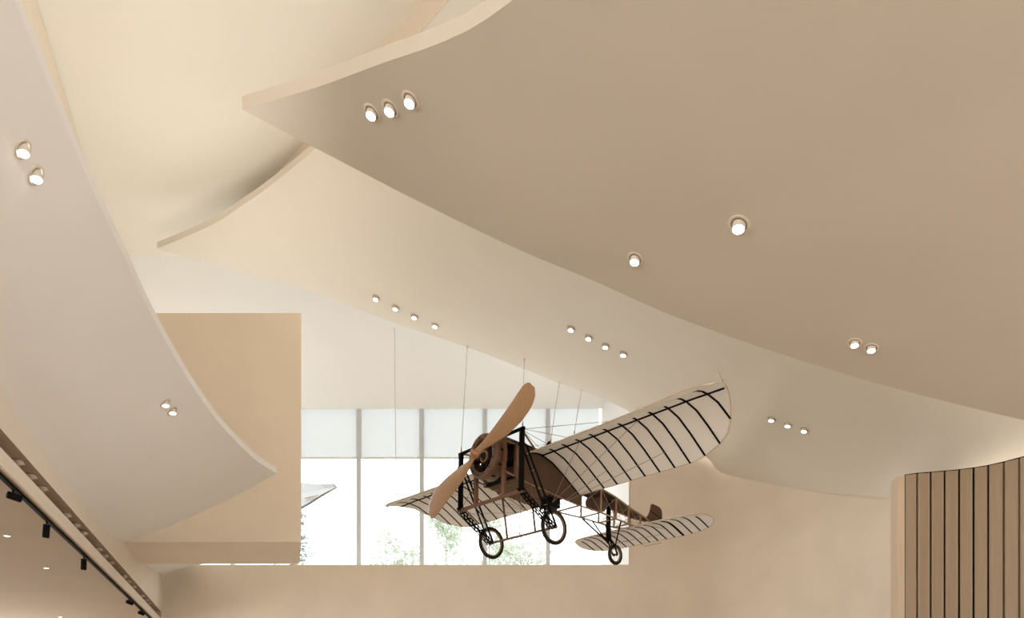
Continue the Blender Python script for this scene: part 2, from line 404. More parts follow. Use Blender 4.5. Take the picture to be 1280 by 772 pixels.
# pale canopy outside, added for a leaf mirrored in the glass beside the box
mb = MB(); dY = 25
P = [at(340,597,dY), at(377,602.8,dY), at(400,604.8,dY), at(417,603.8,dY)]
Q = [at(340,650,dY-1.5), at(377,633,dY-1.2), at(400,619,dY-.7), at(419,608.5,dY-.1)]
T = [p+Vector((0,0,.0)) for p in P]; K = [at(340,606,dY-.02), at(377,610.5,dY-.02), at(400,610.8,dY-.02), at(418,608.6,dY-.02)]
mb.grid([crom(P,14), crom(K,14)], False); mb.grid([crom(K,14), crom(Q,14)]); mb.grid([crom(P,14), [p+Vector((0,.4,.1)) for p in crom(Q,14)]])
cn = mb.build('glass_reflection', M['reflection']); tag(cn, 'pale pointed canopy shape, a leaf mirrored in the glass beside the sand-coloured box', 'reflection')
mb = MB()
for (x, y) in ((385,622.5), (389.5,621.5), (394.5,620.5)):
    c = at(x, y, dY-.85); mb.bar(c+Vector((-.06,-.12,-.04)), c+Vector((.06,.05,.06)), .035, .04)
mb.build('reflected_lamp', M['gap'], cn)

# ------------------------------------------------------------------ slatted wall at the right
sw = empty('slatted_wall', (6.2, 11.2, 0)); tag(sw, 'curved wall of tall beige wooden slats with dark joints at the right edge', 'slat wall')
zt = EYE + 3.73
pxe = [1131, 1147, 1164, 1181.4, 1199.5, 1217.5, 1235.8, 1255.3, 1274.6, 1295, 1317, 1341]
top = [594, 591.7, 590.5, 589, 587.3, 585, 582, 577.6, 572.5, 567.5, 562, 556]
pts = []
for x, y in zip(pxe, top):
    d = 3.73*F/(HY-y); pts.append(Vector(((x-CX)/F*d, d, 0)))
def world_child(o, root): o.parent = root; o.matrix_parent_inverse = Matrix.Translation(root.location).inverted(); return o
for a, b in zip(pts, pts[1:]):
    t = (b-a).normalized(); n = Vector((t.y, -t.x, 0)); n = n if n.y < 0 else -n
    a2 = a + t*.007; b2 = b - t*.009
    mb = MB()
    prof = [a2-n*.05, a2+n*.004, a2+t*.02+n*.018, b2-t*.035+n*.0, b2-t*.012+n*.004, b2-n*.05]
    mb.grid([[Vector((p.x,p.y,0)) for p in prof], [Vector((p.x,p.y,zt)) for p in prof]], False)
    mb.face([(p.x,p.y,zt) for p in prof])
    world_child(mb.build('slat', M['slat']), sw)
mb = MB()
bk = [p + Vector((.03, .06, 0)) for p in pts]
mb.grid([[Vector((p.x,p.y,0)) for p in bk], [Vector((p.x,p.y,zt+.035)) for p in bk]], False)
mb.grid([[Vector((p.x,p.y,zt+.035)) for p in bk], [Vector((p.x+.1,p.y+.15,zt+.035)) for p in bk]], False)
mb.grid([[Vector((p.x+.1,p.y+.15,0)) for p in bk], [Vector((p.x+.1,p.y+.15,zt+.035)) for p in bk]], False)
tag(world_child(mb.build('backing_panel', M['dark']), sw), 'black backing showing as thin joints')
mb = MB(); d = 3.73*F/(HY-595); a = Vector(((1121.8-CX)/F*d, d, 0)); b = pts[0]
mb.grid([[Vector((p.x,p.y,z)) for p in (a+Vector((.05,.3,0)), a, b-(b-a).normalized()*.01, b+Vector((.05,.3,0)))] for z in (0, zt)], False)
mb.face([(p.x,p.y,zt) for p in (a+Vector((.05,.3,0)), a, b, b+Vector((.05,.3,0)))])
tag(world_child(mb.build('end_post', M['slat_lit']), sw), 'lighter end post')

# ------------------------------------------------------------------ recessed downlights
def downlight(x, y, bvh, r, label, group, tilt=.5):
    d0 = Vector(((x-CX)/F, 1, (HY-y)/F)).normalized()
    loc, n, idx, dist = bvh.ray_cast(Vector((0,0,EYE)), d0)
    if loc is None: print('MISS', x, y); return
    if n.dot(d0) > 0: n = -n
    n.normalize()
    o = empty('recessed_downlight', loc); tag(o, label, 'downlight', group)
    mb = MB(); mb.lathe([(r*.70, -.004), (r*.72, .006), (r*.98, .009), (r, -.004)], (0,0,0), n, 36); mb.build('trim_ring', M['ring'], o)
    mb = MB(); mb.lathe([(0, .003), (r*.72, .004)], (0,0,0), n, 32); mb.build('recess_shade', M['gap'], o)  # flat dark disc painted as the shade of an uncut hollow
    ax = (n*(1-tilt) + Vector((0,0,-1))*tilt + Vector((0,-.12,0))).normalized()
    rb = r*.56
    mb = MB(); mb.lathe([(rb, -.02), (rb, r*.50), (rb*.93, r*.54), (rb*.9, r*.50)], (0,0,0), ax, 32)
    brl = mb.build('barrel', M['lampw'], o)
    mb = MB(); mb.lathe([(0, r*.515), (rb*.91, r*.505)], (0,0,0), ax, 32); mb.build('lens', M['lamp'], o)
gA = 'downlights in the front ceiling leaf'
downlight(465,140.5,bvhA,.105,'leftmost of three round downlights near the front leaf tip','downlights at the front leaf tip')
downlight(488,135.5,bvhA,.105,'middle of three round downlights near the front leaf tip','downlights at the front leaf tip')
downlight(513,125,bvhA,.105,'rightmost and highest of three downlights near the front leaf tip','downlights at the front leaf tip')
downlight(924,280.5,bvhA,.118,'single downlight nearest to us in the middle of the front leaf',gA)
downlight(794,323.5,bvhA,.10,'single small downlight near the lower edge of the front leaf',gA)
downlight(1068.5,428,bvhA,.082,'left of the two downlights at the right of the front leaf',gA)
downlight(1089.5,434.5,bvhA,.082,'right of the two downlights at the right of the front leaf',gA)
gB = 'downlights in the rear ceiling leaf'
for (x, y), w in zip(((470,372),(494.5,384),(518,395),(544,406)), ('leftmost', 'second', 'third', 'rightmost and lowest')):
    downlight(x, y, bvhB, .10, '%s of four small downlights at the far edge of the rear leaf' % w, gB)
for (x, y), w in zip(((714,410),(736,421),(757,431.5),(779.5,441.5)), ('leftmost and highest','second','third','rightmost and lowest')):
    downlight(x, y, bvhB, .105, '%s of four bright downlights on the rear leaf above the airplane' % w, gB)
for (x, y), w in zip(((964.5,523),(985,530),(1005.5,536.5)), ('left','middle','right')):
    downlight(x, y, bvhB, .10, '%s of three downlights on the rear leaf right of the wing tip' % w, gB)
gC = 'downlights in the left ceiling leaf'
downlight(28,186,bvhC,.068,'upper of two downlights near the top of the left leaf',gC,.75)
downlight(44.5,218.5,bvhC,.07,'lower of two downlights near the top of the left leaf',gC,.75)
downlight(206.5,503.5,bvhC,.072,'upper of two downlights in the middle of the left leaf',gC,.75)
downlight(215.5,513,bvhC,.072,'lower of two downlights in the middle of the left leaf',gC,.75)

# small soffit lights, track and spotlights under the left soffit
ZL = EYE+ZS+.01
for (x, y), w in zip(((9,669.3),(58,709.5),(75.5,770.5)), ('nearest of three small lights set in the lower left soffit','middle of three small lights set in the lower left soffit','farthest of three small lights in the soffit, at the bottom edge')):
    d = (ZL-EYE)*F/(HY-y); p = at(x, y, d)-Vector((0,0,.002))
    o = empty('recessed_downlight', p); tag(o, w, 'downlight', 'small lights in the left soffit')
    mb = MB(); mb.lathe([(.03,-.004),(.034,-.006),(.042,-.004),(.043,.001)], (0,0,0), (0,0,1), 24); mb.build('trim_ring', M['ring'], o)
    mb = MB(); mb.lathe([(0,-.003),(.031,-.003)], (0,0,0), (0,0,1), 24); mb.build('lens', M['lamp'], o)
mb = MB()
t0, t1 = lw(1.2, ZS-.008, .085), lw(17.6, ZS-.008, .085)
mb.bar(t0, t1, .035, .035)
tr = mb.build('light_track', M['black']); tag(tr, 'thin black lighting track running along the lower left soffit edge', 'light track')
spots = [((16.5,605.5), 'nearest black track spotlight, turned end-on at the left frame edge', (.6,.75,-.15)), ((58.5,652), 'large black cylinder spotlight second along the track, hanging down', (-.15,.1,-1)),
         ((105,696.5), 'black cylinder spotlight third along the track, hanging down', (-.1,.1,-1)), ((161.5,749), 'black track spotlight fourth along the track, seen small', (.5,.8,-.25)), ((176,763), 'farthest black spotlight, smallest at the end of the track', (.5,.8,-.25))]
tdir = (t1-t0).normalized()
for (x, y), w, ax in spots:
    k = (x-CX)/F      # where the sight line crosses the track, in plan
    nrm_ = Vector((-1, -.362, 0)).normalized()
    s = ((k*t0.y - t0.x)/(tdir.x - k*tdir.y)); p = t0 + tdir*s - Vector((0,0,.0185))
    o = empty('track_spotlight', p); tag(o, w, 'spotlight', 'spotlights on the black track')
    mb = MB(); mb.tube([(0,0,.0),(0,0,-.03)], .011, 10); mb.build('stem', M['black'], o)
    a = Vector(ax).normalized(); c = Vector((0,0,-.035))
    mb = MB(); st = c if a.z < -.8 else c - a*.05 - Vector((0,0,.03))
    L = .15 if a.z < -.8 else .12
    mb.lathe([(0,0),(.034,0),(.036,.006),(.036,L-.01),(.033,L),(.026,L),(.024,L-.015),(0,L-.015)], st, a, 24); mb.build('housing', M['black'], o)
# round spotlights hanging from the top of the slot
noz = [((22,578.5),(38.5,596),(52.5,611.5)), ((83,643.5),(94.8,655.5),(103.8,666.2)), ((122.8,687),(130.5,695.6),(138.2,704)), ((154.4,722),(159.9,728.3),(166.2,735)), ((177,746.8),(181.3,750.6),(185.4,754.5))]
tr_n = ['nearest group', 'second group', 'third group', 'fourth group', 'farthest group']
nw = Vector((-1, -.362, 0)).normalized()
for g, tri in enumerate(noz):
    for k, (x, y) in enumerate(tri):
        kx = (x-CX)/F; off = .10
        base = Vector((-2.224, 0, 0)) + nw*off
        d = (base.x + .362*base.y)/(kx + .362)
        p = Vector((kx*d, d, EYE + ZT))
        o = empty('slot_spotlight', p); tag(o, 'round brown spotlight, %s of three in the %s of the left wall slot' % (('nearest','middle','farthest')[k], tr_n[g]), 'spotlight', 'round spotlights in the left wall slot')
        mb = MB(); mb.lathe([(.048,-.003),(.05,-.008),(.062,-.008),(.064,.0)], (0,0,0), (0,0,1), 28); mb.build('trim_ring', M['gap'], o)
        ax = (Vector((0,0,-1)) - nw*.25 + Vector((0,.15,0))).normalized()
        mb = MB(); mb.lathe([(.046,-.01),(.046,.055),(.041,.06),(.038,.05),(0,.045)], (0,0,0), ax, 24); mb.build('barrel', M['slot'], o)

# ------------------------------------------------------------------ the airplane
YAW = math.radians(49.15); ROLL = math.radians(-1.18)
fw = Vector((-math.sin(YAW), -math.cos(YAW), 0)); lf = Vector((math.cos(YAW), -math.sin(YAW), 0)); up = Vector((0,0,1))
lf, up = lf*math.cos(ROLL)+up*math.sin(ROLL), up*math.cos(ROLL)-lf*math.sin(ROLL)
hub = at(593.7, 566.7, 12.0)
R3 = Matrix((fw, lf, up)).transposed()
plane = empty('airplane'); plane.matrix_world = Matrix.Translation(hub) @ R3.to_4x4()
tag(plane, 'antique monoplane with a large wooden propeller and linen wings hanging under the ceiling leaves', 'airplane')
def W(p): return hub + R3 @ Vector(p)
def interp(x, xs, ys):
    if x <= xs[0]: return ys[0]
    for a in range(len(xs)-1):
        if x <= xs[a+1]: return ys[a] + (ys[a+1]-ys[a])*(x-xs[a])/(xs[a+1]-xs[a])
    return ys[-1]

# propeller: two blades cut from measured outlines, twisted, one piece of wood
dd = Vector((.9, .436)).normalized(); nn2 = Vector((-dd.y, dd.x))
def sp(pts, sgn):
    r = [((Vector(p)*sgn).dot(dd), (Vector(p)*sgn).dot(nn2)) for p in pts]; r.sort(); return [a for a, b in r], [b for a, b in r]
b1u = sp([(.09,.09),(.35,.215),(.63,.39),(.91,.57),(1.08,.69),(1.19,.755),(1.27,.79)], 1); b1l = sp([(.199,.025),(.45,.055),(.787,.101),(1.138,.227),(1.31,.336),(1.432,.447)], 1)
b2u = sp([(-.035,-.088),(-.295,-.33),(-.407,-.405),(-.684,-.538),(-.92,-.672),(-1.065,-.765)], -1); b2l = sp([(-.102,-.045),(-.41,-.104),(-.81,-.205),(-1.05,-.30),(-1.224,-.385),(-1.347,-.515)], -1)
mb = MB()
for sgn, (uu, ll) in ((1, (b1u, b1l)), (-1, (b2u, b2l))):
    rows = []
    N = 40
    for i in range(N+1):
        s = .03 + (1.565-.03)*i/N
        hiP = interp(s, *uu); loP = interp(s, *ll)
        if sgn < 0: hiP, loP = max(interp(s,*uu), interp(s,*ll)), min(interp(s,*uu), interp(s,*ll))
        if sgn < 0: mid_, hf_ = (hiP+loP)/2, (hiP-loP)/2*1.14; hiP, loP = mid_+hf_, mid_-hf_
        if s < .22:
            k = s/.22; hiP = .07*(1-k)+hiP*k; loP = -.07*(1-k)+loP*k
        mid = (hiP+loP)/2; half = (hiP-loP)/2
        if s > 1.36:
            t = (s-1.36)/(1.565-1.36); half *= math.sqrt(max(0, 1-t**2.4)) + .004
        tw = .022*min(1, s/.3)*(1-s*.35)        # leading edge forward, trailing edge back
        th = .05*(1-s/1.9)
        row = []
        for k in range(20):
            a = 2*PI*k/20; c = math.cos(a); e = math.sin(a)
            pp = mid + half*c; yz = dd*s + nn2*pp
            x = tw*c + th*e*(1.0 if e > 0 else .55)
            row.append(Vector((x-.02, yz.x*sgn, yz.y*sgn)))
        rows.append(row+[row[0]])
    mb.grid(rows)
    mb.face(rows[-1][:-1])
prop = mb.build('propeller', M['prop'], plane, weld=True)
mb = MB(); mb.lathe([(0,.10),(.03,.093),(.055,.07),(.066,.035),(.07,.0),(.078,-.03),(.085,-.06),(0,-.06)], (0,0,0), (1,0,0), 28); mb.build('hub_cap', M['copper'], prop)
mb = MB(); mb.tube([(-.05,0,0),(-.42,0,0)], .035, 14); mb.build('shaft', M['engine'], prop)

# engine cowl: ring with an open front
mb = MB(); mb.lathe([(.27,-.165),(.285,-.14),(.35,-.14),(.37,-.155),(.375,-.18),(.378,-.40),(.365,-.40),(.36,-.19),(.27,-.185),(.27,-.165)], (0,0,0), (1,0,0), 56)
cowl = mb.build('engine_cowl', M['cowl'], plane)
for k in range(12):
    a = 2*PI*k/12+.2
    mb = MB(); mb.lathe([(0,.012),(.010,.010),(.014,0),(.014,-.006)], (-.14, .317*math.cos(a), .317*math.sin(a)), (1,0,0), 10); mb.build('bolt', M['engine'], cowl)
for k in range(10):
    a = 2*PI*k/10+.1; mb = MB(); c = Vector((-.28, .379*math.cos(a), .379*math.sin(a))); mb.bar(c-Vector((.035,0,0)), c+Vector((.035,0,0)), .028, .008, (0, math.cos(a), math.sin(a))); mb.build('slot', M['black'], cowl)
# rotary engine inside
mb = MB(); mb.lathe([(0,-.17),(.06,-.17),(.07,-.19),(.11,-.20),(.125,-.23),(.125,-.34),(.09,-.37),(0,-.37)], (0,0,0), (1,0,0), 28)
eng = mb.build('engine', M['engine'], plane)
for k in range(7):
    a = 2*PI*k/7+.35; u = Vector((0, math.cos(a), math.sin(a)))
    mb = MB(); prof = [(.055,.10)]
    for j in range(7): prof += [(.066,.13+j*.02),(.066,.138+j*.02),(.052,.139+j*.02),(.052,.149+j*.02)]
    prof += [(.05,.285),(.0,.29)]
    mb.lathe(prof, (-.29,0,0), u, 16); mb.build('cylinder', M['engine'], eng)
mb = MB(); mb.torus((-.195,0,0), (1,0,0), .085, .018, 28, 8); mb.build('crank_ring', M['copper'], eng)

# bedstead: the front frame carrying the wheels
XB = -.32
for s in (1, -1):
    mb = MB(); mb.tube([(XB, .817*s, .275), (XB, .817*s, -.735)], .047, 14); st = mb.build('frame_strut', M['black'], plane)
    for zc_ in (.02, -.70): mb = MB(); mb.torus((XB,.817*s,zc_), (0,0,1), .052, .018, 20, 8); mb.build('collar', M['black'], st)
    mb = MB(); mb.bar((XB+.0, .372*s, .25), (XB, .372*s, -.70), .075, .05, (1,0,0)); mb.build('front_post', M['wood'], plane)
    mb = MB(); mb.bar((-.56, .42*s, .20), (-.56, .40*s, -.36), .055, .06, (1,0,0)); mb.build('rear_post', M['wood'], plane)
    mb = MB(); mb.bar((XB, .372*s, .235), (-1.0, .40*s, .19), .03, .06); mb.build('upper_rail', M['brown'], plane)
    mb = MB(); mb.tube([(XB, .80*s, .27), (-1.0, .40*s, .20)], .016, 8); mb.build('pylon_strut', M['ash'], plane)
    mb = MB(); mb.tube([(-.91, .378*s, -.40), (-1.05, .37*s, -1.19)], .018, 8); mb.build('gear_strut', M['wood'], plane)
mb = MB(); mb.bar((XB, -.87, .275), (XB, .87, .275), .05, .035, (0,0,1)); mb.build('upper_beam', M['black'], plane)
mb = MB(); mb.bar((XB, -.87, -.725), (XB, .86, -.725), .05, .045, (0,0,1)); mb.build('lower_beam', M['wood'], plane)
mb = MB(); mb.tube([(-1.05,-.90,-1.192),(-1.05,.90,-1.192)], .02, 10); mb.build('axle', M['wood'], plane)
mb = MB(); mb.bar((-.56,-.42,.19),(-.56,.42,.19), .05, .05); mb.bar((-.56,-.42,-.10),(-.56,.42,-.10), .04, .09); mb.bar((-.56,-.42,-.34),(-.56,.42,-.34), .04, .04); mb.build('frame_rail', M['black'], plane)
# wheels
def wheel(c, Rr, r, name, spokes=28):
    mb = MB(); mb.torus(c, (0,1,0), Rr-r, r, 48, 10); w = mb.build(name, M['tyre'], plane)
    c = Vector(c)
    mb = MB(); mb.lathe([(Rr-2*r-.012,-.014),(Rr-2*r+.006,-.02),(Rr-2*r+.006,.02),(Rr-2*r-.012,.014)], c, (0,1,0), 48, True); mb.build('rim', M['rim'], w)
    mb = MB(); mb.lathe([(0,-.06),(.018,-.06),(.03,-.045),(.03,-.035),(.018,-.03),(.018,.03),(.03,.035),(.03,.045),(.018,.06),(0,.06)], c, (0,1,0), 18); mb.build('wheel_hub', M['engine'], w)
    mb = MB()
    for k in range(spokes):
        a = 2*PI*k/spokes; s = .038 if k % 2 else -.038; a2 = a + (.5 if (k//2) % 2 else -.5)
        mb.tube([c+Vector((.026*math.cos(a2), s, .026*math.sin(a2))), c+Vector(((Rr-2*r)*math.cos(a), 0, (Rr-2*r)*math.sin(a)))], .0016, 4, False)
    tag(mb.build('spokes', M['wire'], w), kind='stuff')
    return w
for s in (1, -1):
    wheel((-1.05, .831*s, -1.19), .295, .030, 'main_wheel')
    for k in (-1, 1):
        mb = MB(); p0 = Vector((-.37, (.817+.045*k)*s, .02)); p1 = Vector((-1.04, (.831+.066*k)*s, -1.185))
        if k*s > 0 and s > 0: pass
        mb.tube([p0, p1], .017, 8); ft = mb.build('fork_tube', M['black'], plane)
    mb = MB()
    for t in (.3, .52, .72):
        a = Vector((-.37, (.817-.045)*s, .02)).lerp(Vector((-1.04, (.831-.066)*s, -1.185)), t); b = Vector((-.37, (.817+.045)*s, .02)).lerp(Vector((-1.04, (.831+.066)*s, -1.185)), t)
        mb.tube([a, b], .006, 6)
    mb.build('fork_spacer', M['wire'], plane)
    for k in (-1, 1):            # pierced lower arms
        p0 = Vector((XB-.03, (.817+.04*k)*s, -.74)); p1 = Vector((-1.03, (.831+.062*k)*s, -1.20)); t = (p1-p0)
        nrm_ = Vector((t.z, 0, -t.x)).normalized()
        mb = MB(); h = .026
        for q in (-1, 1): mb.bar(p0+nrm_*h*q, p1+nrm_*h*q, .012, .014)
        n = 11
        for j in range(n):
            a = p0 + t*(j/n) + nrm_*h*(1 if j % 2 else -1); b = p0 + t*((j+1)/n) + nrm_*h*(-1 if j % 2 else 1)
            mb.bar(a, b, .008, .024)
        mb.build('lattice_arm', M['black'], plane)

# fuselage
def fy(x): return interp(x, [-4.55,-4.2,-3.6,-2.83,-2.2,-1.4,-.37], [.05,.13,.205,.26,.30,.38,.38])
def fzl(x): return interp(x, [-4.55,-3.93,-2.83,-2.2,-1.67,-1.3,-.93,-.37], [-.50,-.575,-.51,-.505,-.475,-.44,-.40,-.31])
def fzu(x): return interp(x, [-4.6,-4.2,-3.72,-3.3,-2.83,-2.2,-1.6,-1.0,-.37], [-.33,-.30,-.23,-.13,-.06,.04,.13,.19,.20])
xs = [-.37, -.56, -.93, -1.3, -1.67, -2.2, -2.83, -3.3, -3.72, -4.15, -4.55]
for s in (1, -1):
    mb = MB(); mb.tube([(x, fy(x)*s, fzu(x)) for x in xs], .016, 8); mb.build('upper_longeron', M['ash'], plane)
    mb = MB(); mb.tube([(x, fy(x)*s, fzl(x)) for x in xs], .016, 8); mb.build('lower_longeron', M['ash'], plane)
for x in xs[5:-1]:
    for s in (1, -1):
        mb = MB(); mb.bar((x, fy(x)*s, fzu(x)), (x, fy(x)*s, fzl(x)), .026, .026); mb.build('fuselage_strut', M['ash'], plane)
    mb = MB(); mb.bar((x, -fy(x), fzl(x)), (x, fy(x), fzl(x)), .024, .024); mb.build('cross_member', M['ash'], plane)
    mb = MB(); mb.bar((x, -fy(x), fzu(x)-.01), (x, fy(x), fzu(x)-.01), .024, .03); mb.build('cross_member', M['wood'], plane)
# fabric sides, bottom and rear deck
fx = [-.56 - (2.22-.56)*i/16 for i in range(17)]
for s in (1, -1):
    rows = []
    for k in range(9):
        t = k/8
        rows.append([Vector((x, (fy(x)+.018+.012*math.sin(PI*t))*s, fzl(x)*(1-t)+fzu(x)*t)) for x in fx])
    mb = MB(); mb.grid(rows); mb.grid([[p-Vector((0,.008*s,0)) for p in r] for r in rows]); mb.build('side_cover', M['brown'], plane)
mb = MB(); bx_ = [-.60 - (1.72-.60)*i/10 for i in range(11)]
mb.grid([[Vector((x, (fy(x)+.01)*t, fzl(x)-.018)) for x in bx_] for t in (-1,-.5,0,.5,1)]); mb.grid([[Vector((x, (fy(x)+.01)*t, fzl(x)-.01)) for x in bx_] for t in (-1,0,1)]); mb.build('belly_cover', M['deckb'], plane)
mb = MB()
for x in (-.7,-.95,-1.2,-1.45): mb.bar((x,-.39,fzl(x)-.022),(x,.39,fzl(x)-.022),.02,.012)
mb.build('belly_batten', M['wood'], plane)
dx = [-2.2 - (4.6-2.2)*i/12 for i in range(13)]
mb = MB(); mb.grid([[Vector((x, fy(x)*t, fzu(x)+.014+.03*(1-t*t))) for x in dx] for t in (-1,-.5,0,.5,1)]); mb.grid([[Vector((x, fy(x)*t, fzu(x)+.022+.03*(1-t*t))) for x in dx] for t in (-1,-.5,0,.5,1)]); mb.build('rear_deck', M['deckb'], plane)
fx2 = [-.45 - (1.05-.45)*i/8 for i in range(9)]
mb = MB(); mb.grid([[Vector((x, .42*t, interp(x,[-1.05,-.75,-.45],[.215,.24,.22])+.08*(1-t*t)*(1+math.cos((x+.9)*3))*.5)) for x in fx2] for t in (-1,-.6,-.2,.2,.6,1)]); mb.grid([[Vector((x, .42*t, .205)) for x in fx2] for t in (-1,1)]); mb.build('front_deck', M['brown'], plane)
# inside: flotation bag, seat box, front bulkhead
mb = MB(); mb.lathe([(0,-2.82),(.08,-2.82),(.13,-2.86),(.15,-2.95),(.15,-3.10),(.13,-3.22),(.09,-3.27),(0,-3.28)], (0,-.05,-.24), (1,0,0), 28); mb.build('air_bag', M['brown'], plane)
mb = MB(); mb.box((-1.68,.08,-.66), (-1.44,.33,-.46)); bxp = mb.build('seat_box', M['black'], plane)
mb = MB(); mb.box((-1.70,.07,-.50), (-1.42,.34,-.47)); mb.build('box_rim', M['engine'], bxp)
mb = MB(); mb.box((-.64,-.40,-.06), (-.61,.40,.17)); mb.build('bulkhead', M['engine'], plane)
# rear pylon above the cockpit
mb = MB()
for s in (1, -1): mb.tube([(-1.55,.26*s,.14), (-1.66,0,.56)], .014, 8); mb.tube([(-1.9,.24*s,.10), (-1.68,0,.56)], .012, 8)
mb.build('pylon', M['ash'], plane)
mb = MB(); mb.bar((-1.60,-.02,.45), (-1.70,.02,.60), .05, .06); mb.build('pylon_head', M['black'], plane)

# wings
def Acurve(x): return interp(x, [-2.12,-2.077,-1.675,-1.376,-1.12,-1.0,-.85,-.75,-.55], [-.385,-.362,-.100,.070,.145,.147,.11,.05,.03])
def wz(x, y):
    z = Acurve(x) + max(0, abs(y)-2.8)*.11*max(0, (-1.1-x)/.95)
    return z - min(1, max(0, abs(y)-3.6)/.45)*.02*math.exp(-((x+1.05)/.3)**2)
LEy = [.42,2.5,3.1,3.5,3.75,3.92,4.03,4.09,4.115]; LEx = [-.76,-.70,-.665,-.625,-.61,-.64,-.72,-.82,-.95]
TEy = [.42,2.9,3.1,3.4,3.58,3.72,3.88,4.03,4.09,4.115]; TEx = [-2.085,-2.085,-2.065,-1.985,-1.89,-1.75,-1.50,-1.19,-1.04,-.97]
ribs = [.711,1.011,1.317,1.620,1.920,2.220,2.514,2.805,3.088,3.40,3.752]
ys = [.42 + (3.1-.42)*i/36 for i in range(37)] + [3.1 + (4.115-3.1)*(1-(1-i/26)**1.8) for i in range(1, 27)]
for s in (1, -1):
    rows_b, rows_t = [], []
    for y in ys:
        a, b = interp(y, LEy, LEx), interp(y, TEy, TEx)
        rb, rt = [], []
        ch = a-b
        for k in range(29):
            t = k/28; t = .5-.5*math.cos(PI*t) if False else t**1.25
            x = a - ch*t
            z = wz(x, y)
            # cloth sags a little between ribs
            th = .05*min(1, ch/1.2)*(math.sin(PI*min(1, t*1.25)**.8)**1.0 if t < .8 else 0)
            sag = 0
            if t < .35 and y < 3.7:
                ph = ((y-.711)/.302) % 1.0; sag = -.012*math.sin(PI*ph)*(1-t/.35)
            rb.append(Vector((x, y*s, z))); rt.append(Vector((x, y*s, z+th+.006+sag)))
        rows_b.append(rb); rows_t.append(rt)
    mb = MB(); mb.grid(rows_b); mb.grid(rows_t)
    mb.grid([rows_b[0], rows_t[0]]); mb.grid([[r[0] for r in rows_b], [r[0] for r in rows_t]]); mb.grid([[r[-1] for r in rows_b], [r[-1] for r in rows_t]]); mb.grid([rows_b[-1], rows_t[-1]])
    wing = mb.build('wing', M['cloth'], plane)
    mb = MB(); out = [(interp(y, LEy, LEx), y) for y in ys] + [(interp(y, TEy, TEx), y) for y in reversed(ys)]
    mb.tube([(x, y*s, wz(x, y)+.006) for x, y in out], .011, 6); mb.build('edging', M['linen_edge'], wing)
    for y in ribs:
        b = interp(y, TEy, TEx); x0 = -1.03
        if y > 3.6: x0 = -.80
        elif y > 3.3: x0 = -.93
        mb = MB(); n = 26; pl = []
        for k in range(n+1):
            x = x0 + (b+.01-x0)*k/n; pl.append((x, wz(x, y)-.010))
        w = .0145
        mb.grid([[Vector((x, (y-w)*s, z)) for x, z in pl], [Vector((x, (y+w)*s, z)) for x, z in pl]])
        mb.grid([[Vector((x, (y-w)*s, z)) for x, z in pl], [Vector((x, (y-w)*s, z+.009)) for x, z in pl]]); mb.grid([[Vector((x, (y+w)*s, z)) for x, z in pl], [Vector((x, (y+w)*s, z+.009)) for x, z in pl]])
        mb.build('rib', M['rib'], wing)
    mb = MB(); p = [(-1.14,.42),(-1.12,3.1),(-1.112,3.5),(-1.105,3.8),(-1.095,4.03)]
    mb.tube([(x, y*s, wz(x, y)-.012) for x, y in p], .0125, 6); mb.build('spar', M['rib'], wing)
    mb = MB(); pl = [Vector((x, .43*s, wz(x, .43)-.012)) for x in [-.80-i*.064 for i in range(21)]]; mb.tube(pl, .011, 6); mb.build('root_rib', M['black'], wing)

# tailplane
def sz(x): return interp(x, [-5.2,-4.75,-4.55,-4.4,-4.25,-4.15,-4.05,-3.9,-3.75], [-.9,-.79,-.711,-.65,-.597,-.576,-.575,-.592,-.62])
sLy = [0,.85,1.2,1.45,1.62,1.70,1.735]; sLx = [-3.82,-3.81,-3.85,-3.93,-4.07,-4.18,-4.32]
sTy = [0,.95,1.24,1.48,1.6,1.69,1.735]; sTx = [-4.65,-4.648,-4.62,-4.56,-4.50,-4.42,-4.34]
yy = [-1.735*math.cos(PI*i/48) for i in range(49)]
rb, rt = [], []
for y in yy:
    a, b = interp(abs(y), sLy, sLx), interp(abs(y), sTy, sTx); r1, r2 = [], []
    for k in range(17):
        t = k/16; x = a-(a-b)*t; z = sz(x); r1.append(Vector((x,y,z))); r2.append(Vector((x,y,z+.008+.045*math.sqrt(t)*(1-t)*2*min(1,(a-b)/.6))))
    rb.append(r1); rt.append(r2)
mb = MB(); mb.grid(rb); mb.grid(rt)
for f_ in (lambda r: r[0], lambda r: r[-1]): mb.grid([[f_(r) for r in rb], [f_(r) for r in rt]])
tail = mb.build('tailplane', M['cloth'], plane)
mb = MB(); ol = [(interp(abs(y), sLy, sLx), y) for y in yy] + [(interp(abs(y), sTy, sTx), y) for y in reversed(yy)]
mb.tube([(x, y, sz(x)+.004) for x, y in ol], .010, 6); mb.build('edging', M['linen_edge'], tail)
for k in range(-7, 8):
    y = k*.2115; b = interp(abs(y), sTy, sTx); x0 = interp(abs(y), [0,1.0,1.27,1.49], [-3.90,-3.90,-3.98,-4.13]); w = .024 if abs(k) == 4 else .013
    pl = [(x0+(b+.01-x0)*j/12, y) for j in range(13)]
    mb = MB(); mb.grid([[Vector((x, y-w, sz(x)-.008)) for x, _ in pl], [Vector((x, y+w, sz(x)-.008)) for x, _ in pl]])
    for q in (-w, w): mb.grid([[Vector((x, y+q, sz(x)-.008)) for x, _ in pl], [Vector((x, y+q, sz(x))) for x, _ in pl]])
    mb.build('rib', M['rib'], tail)
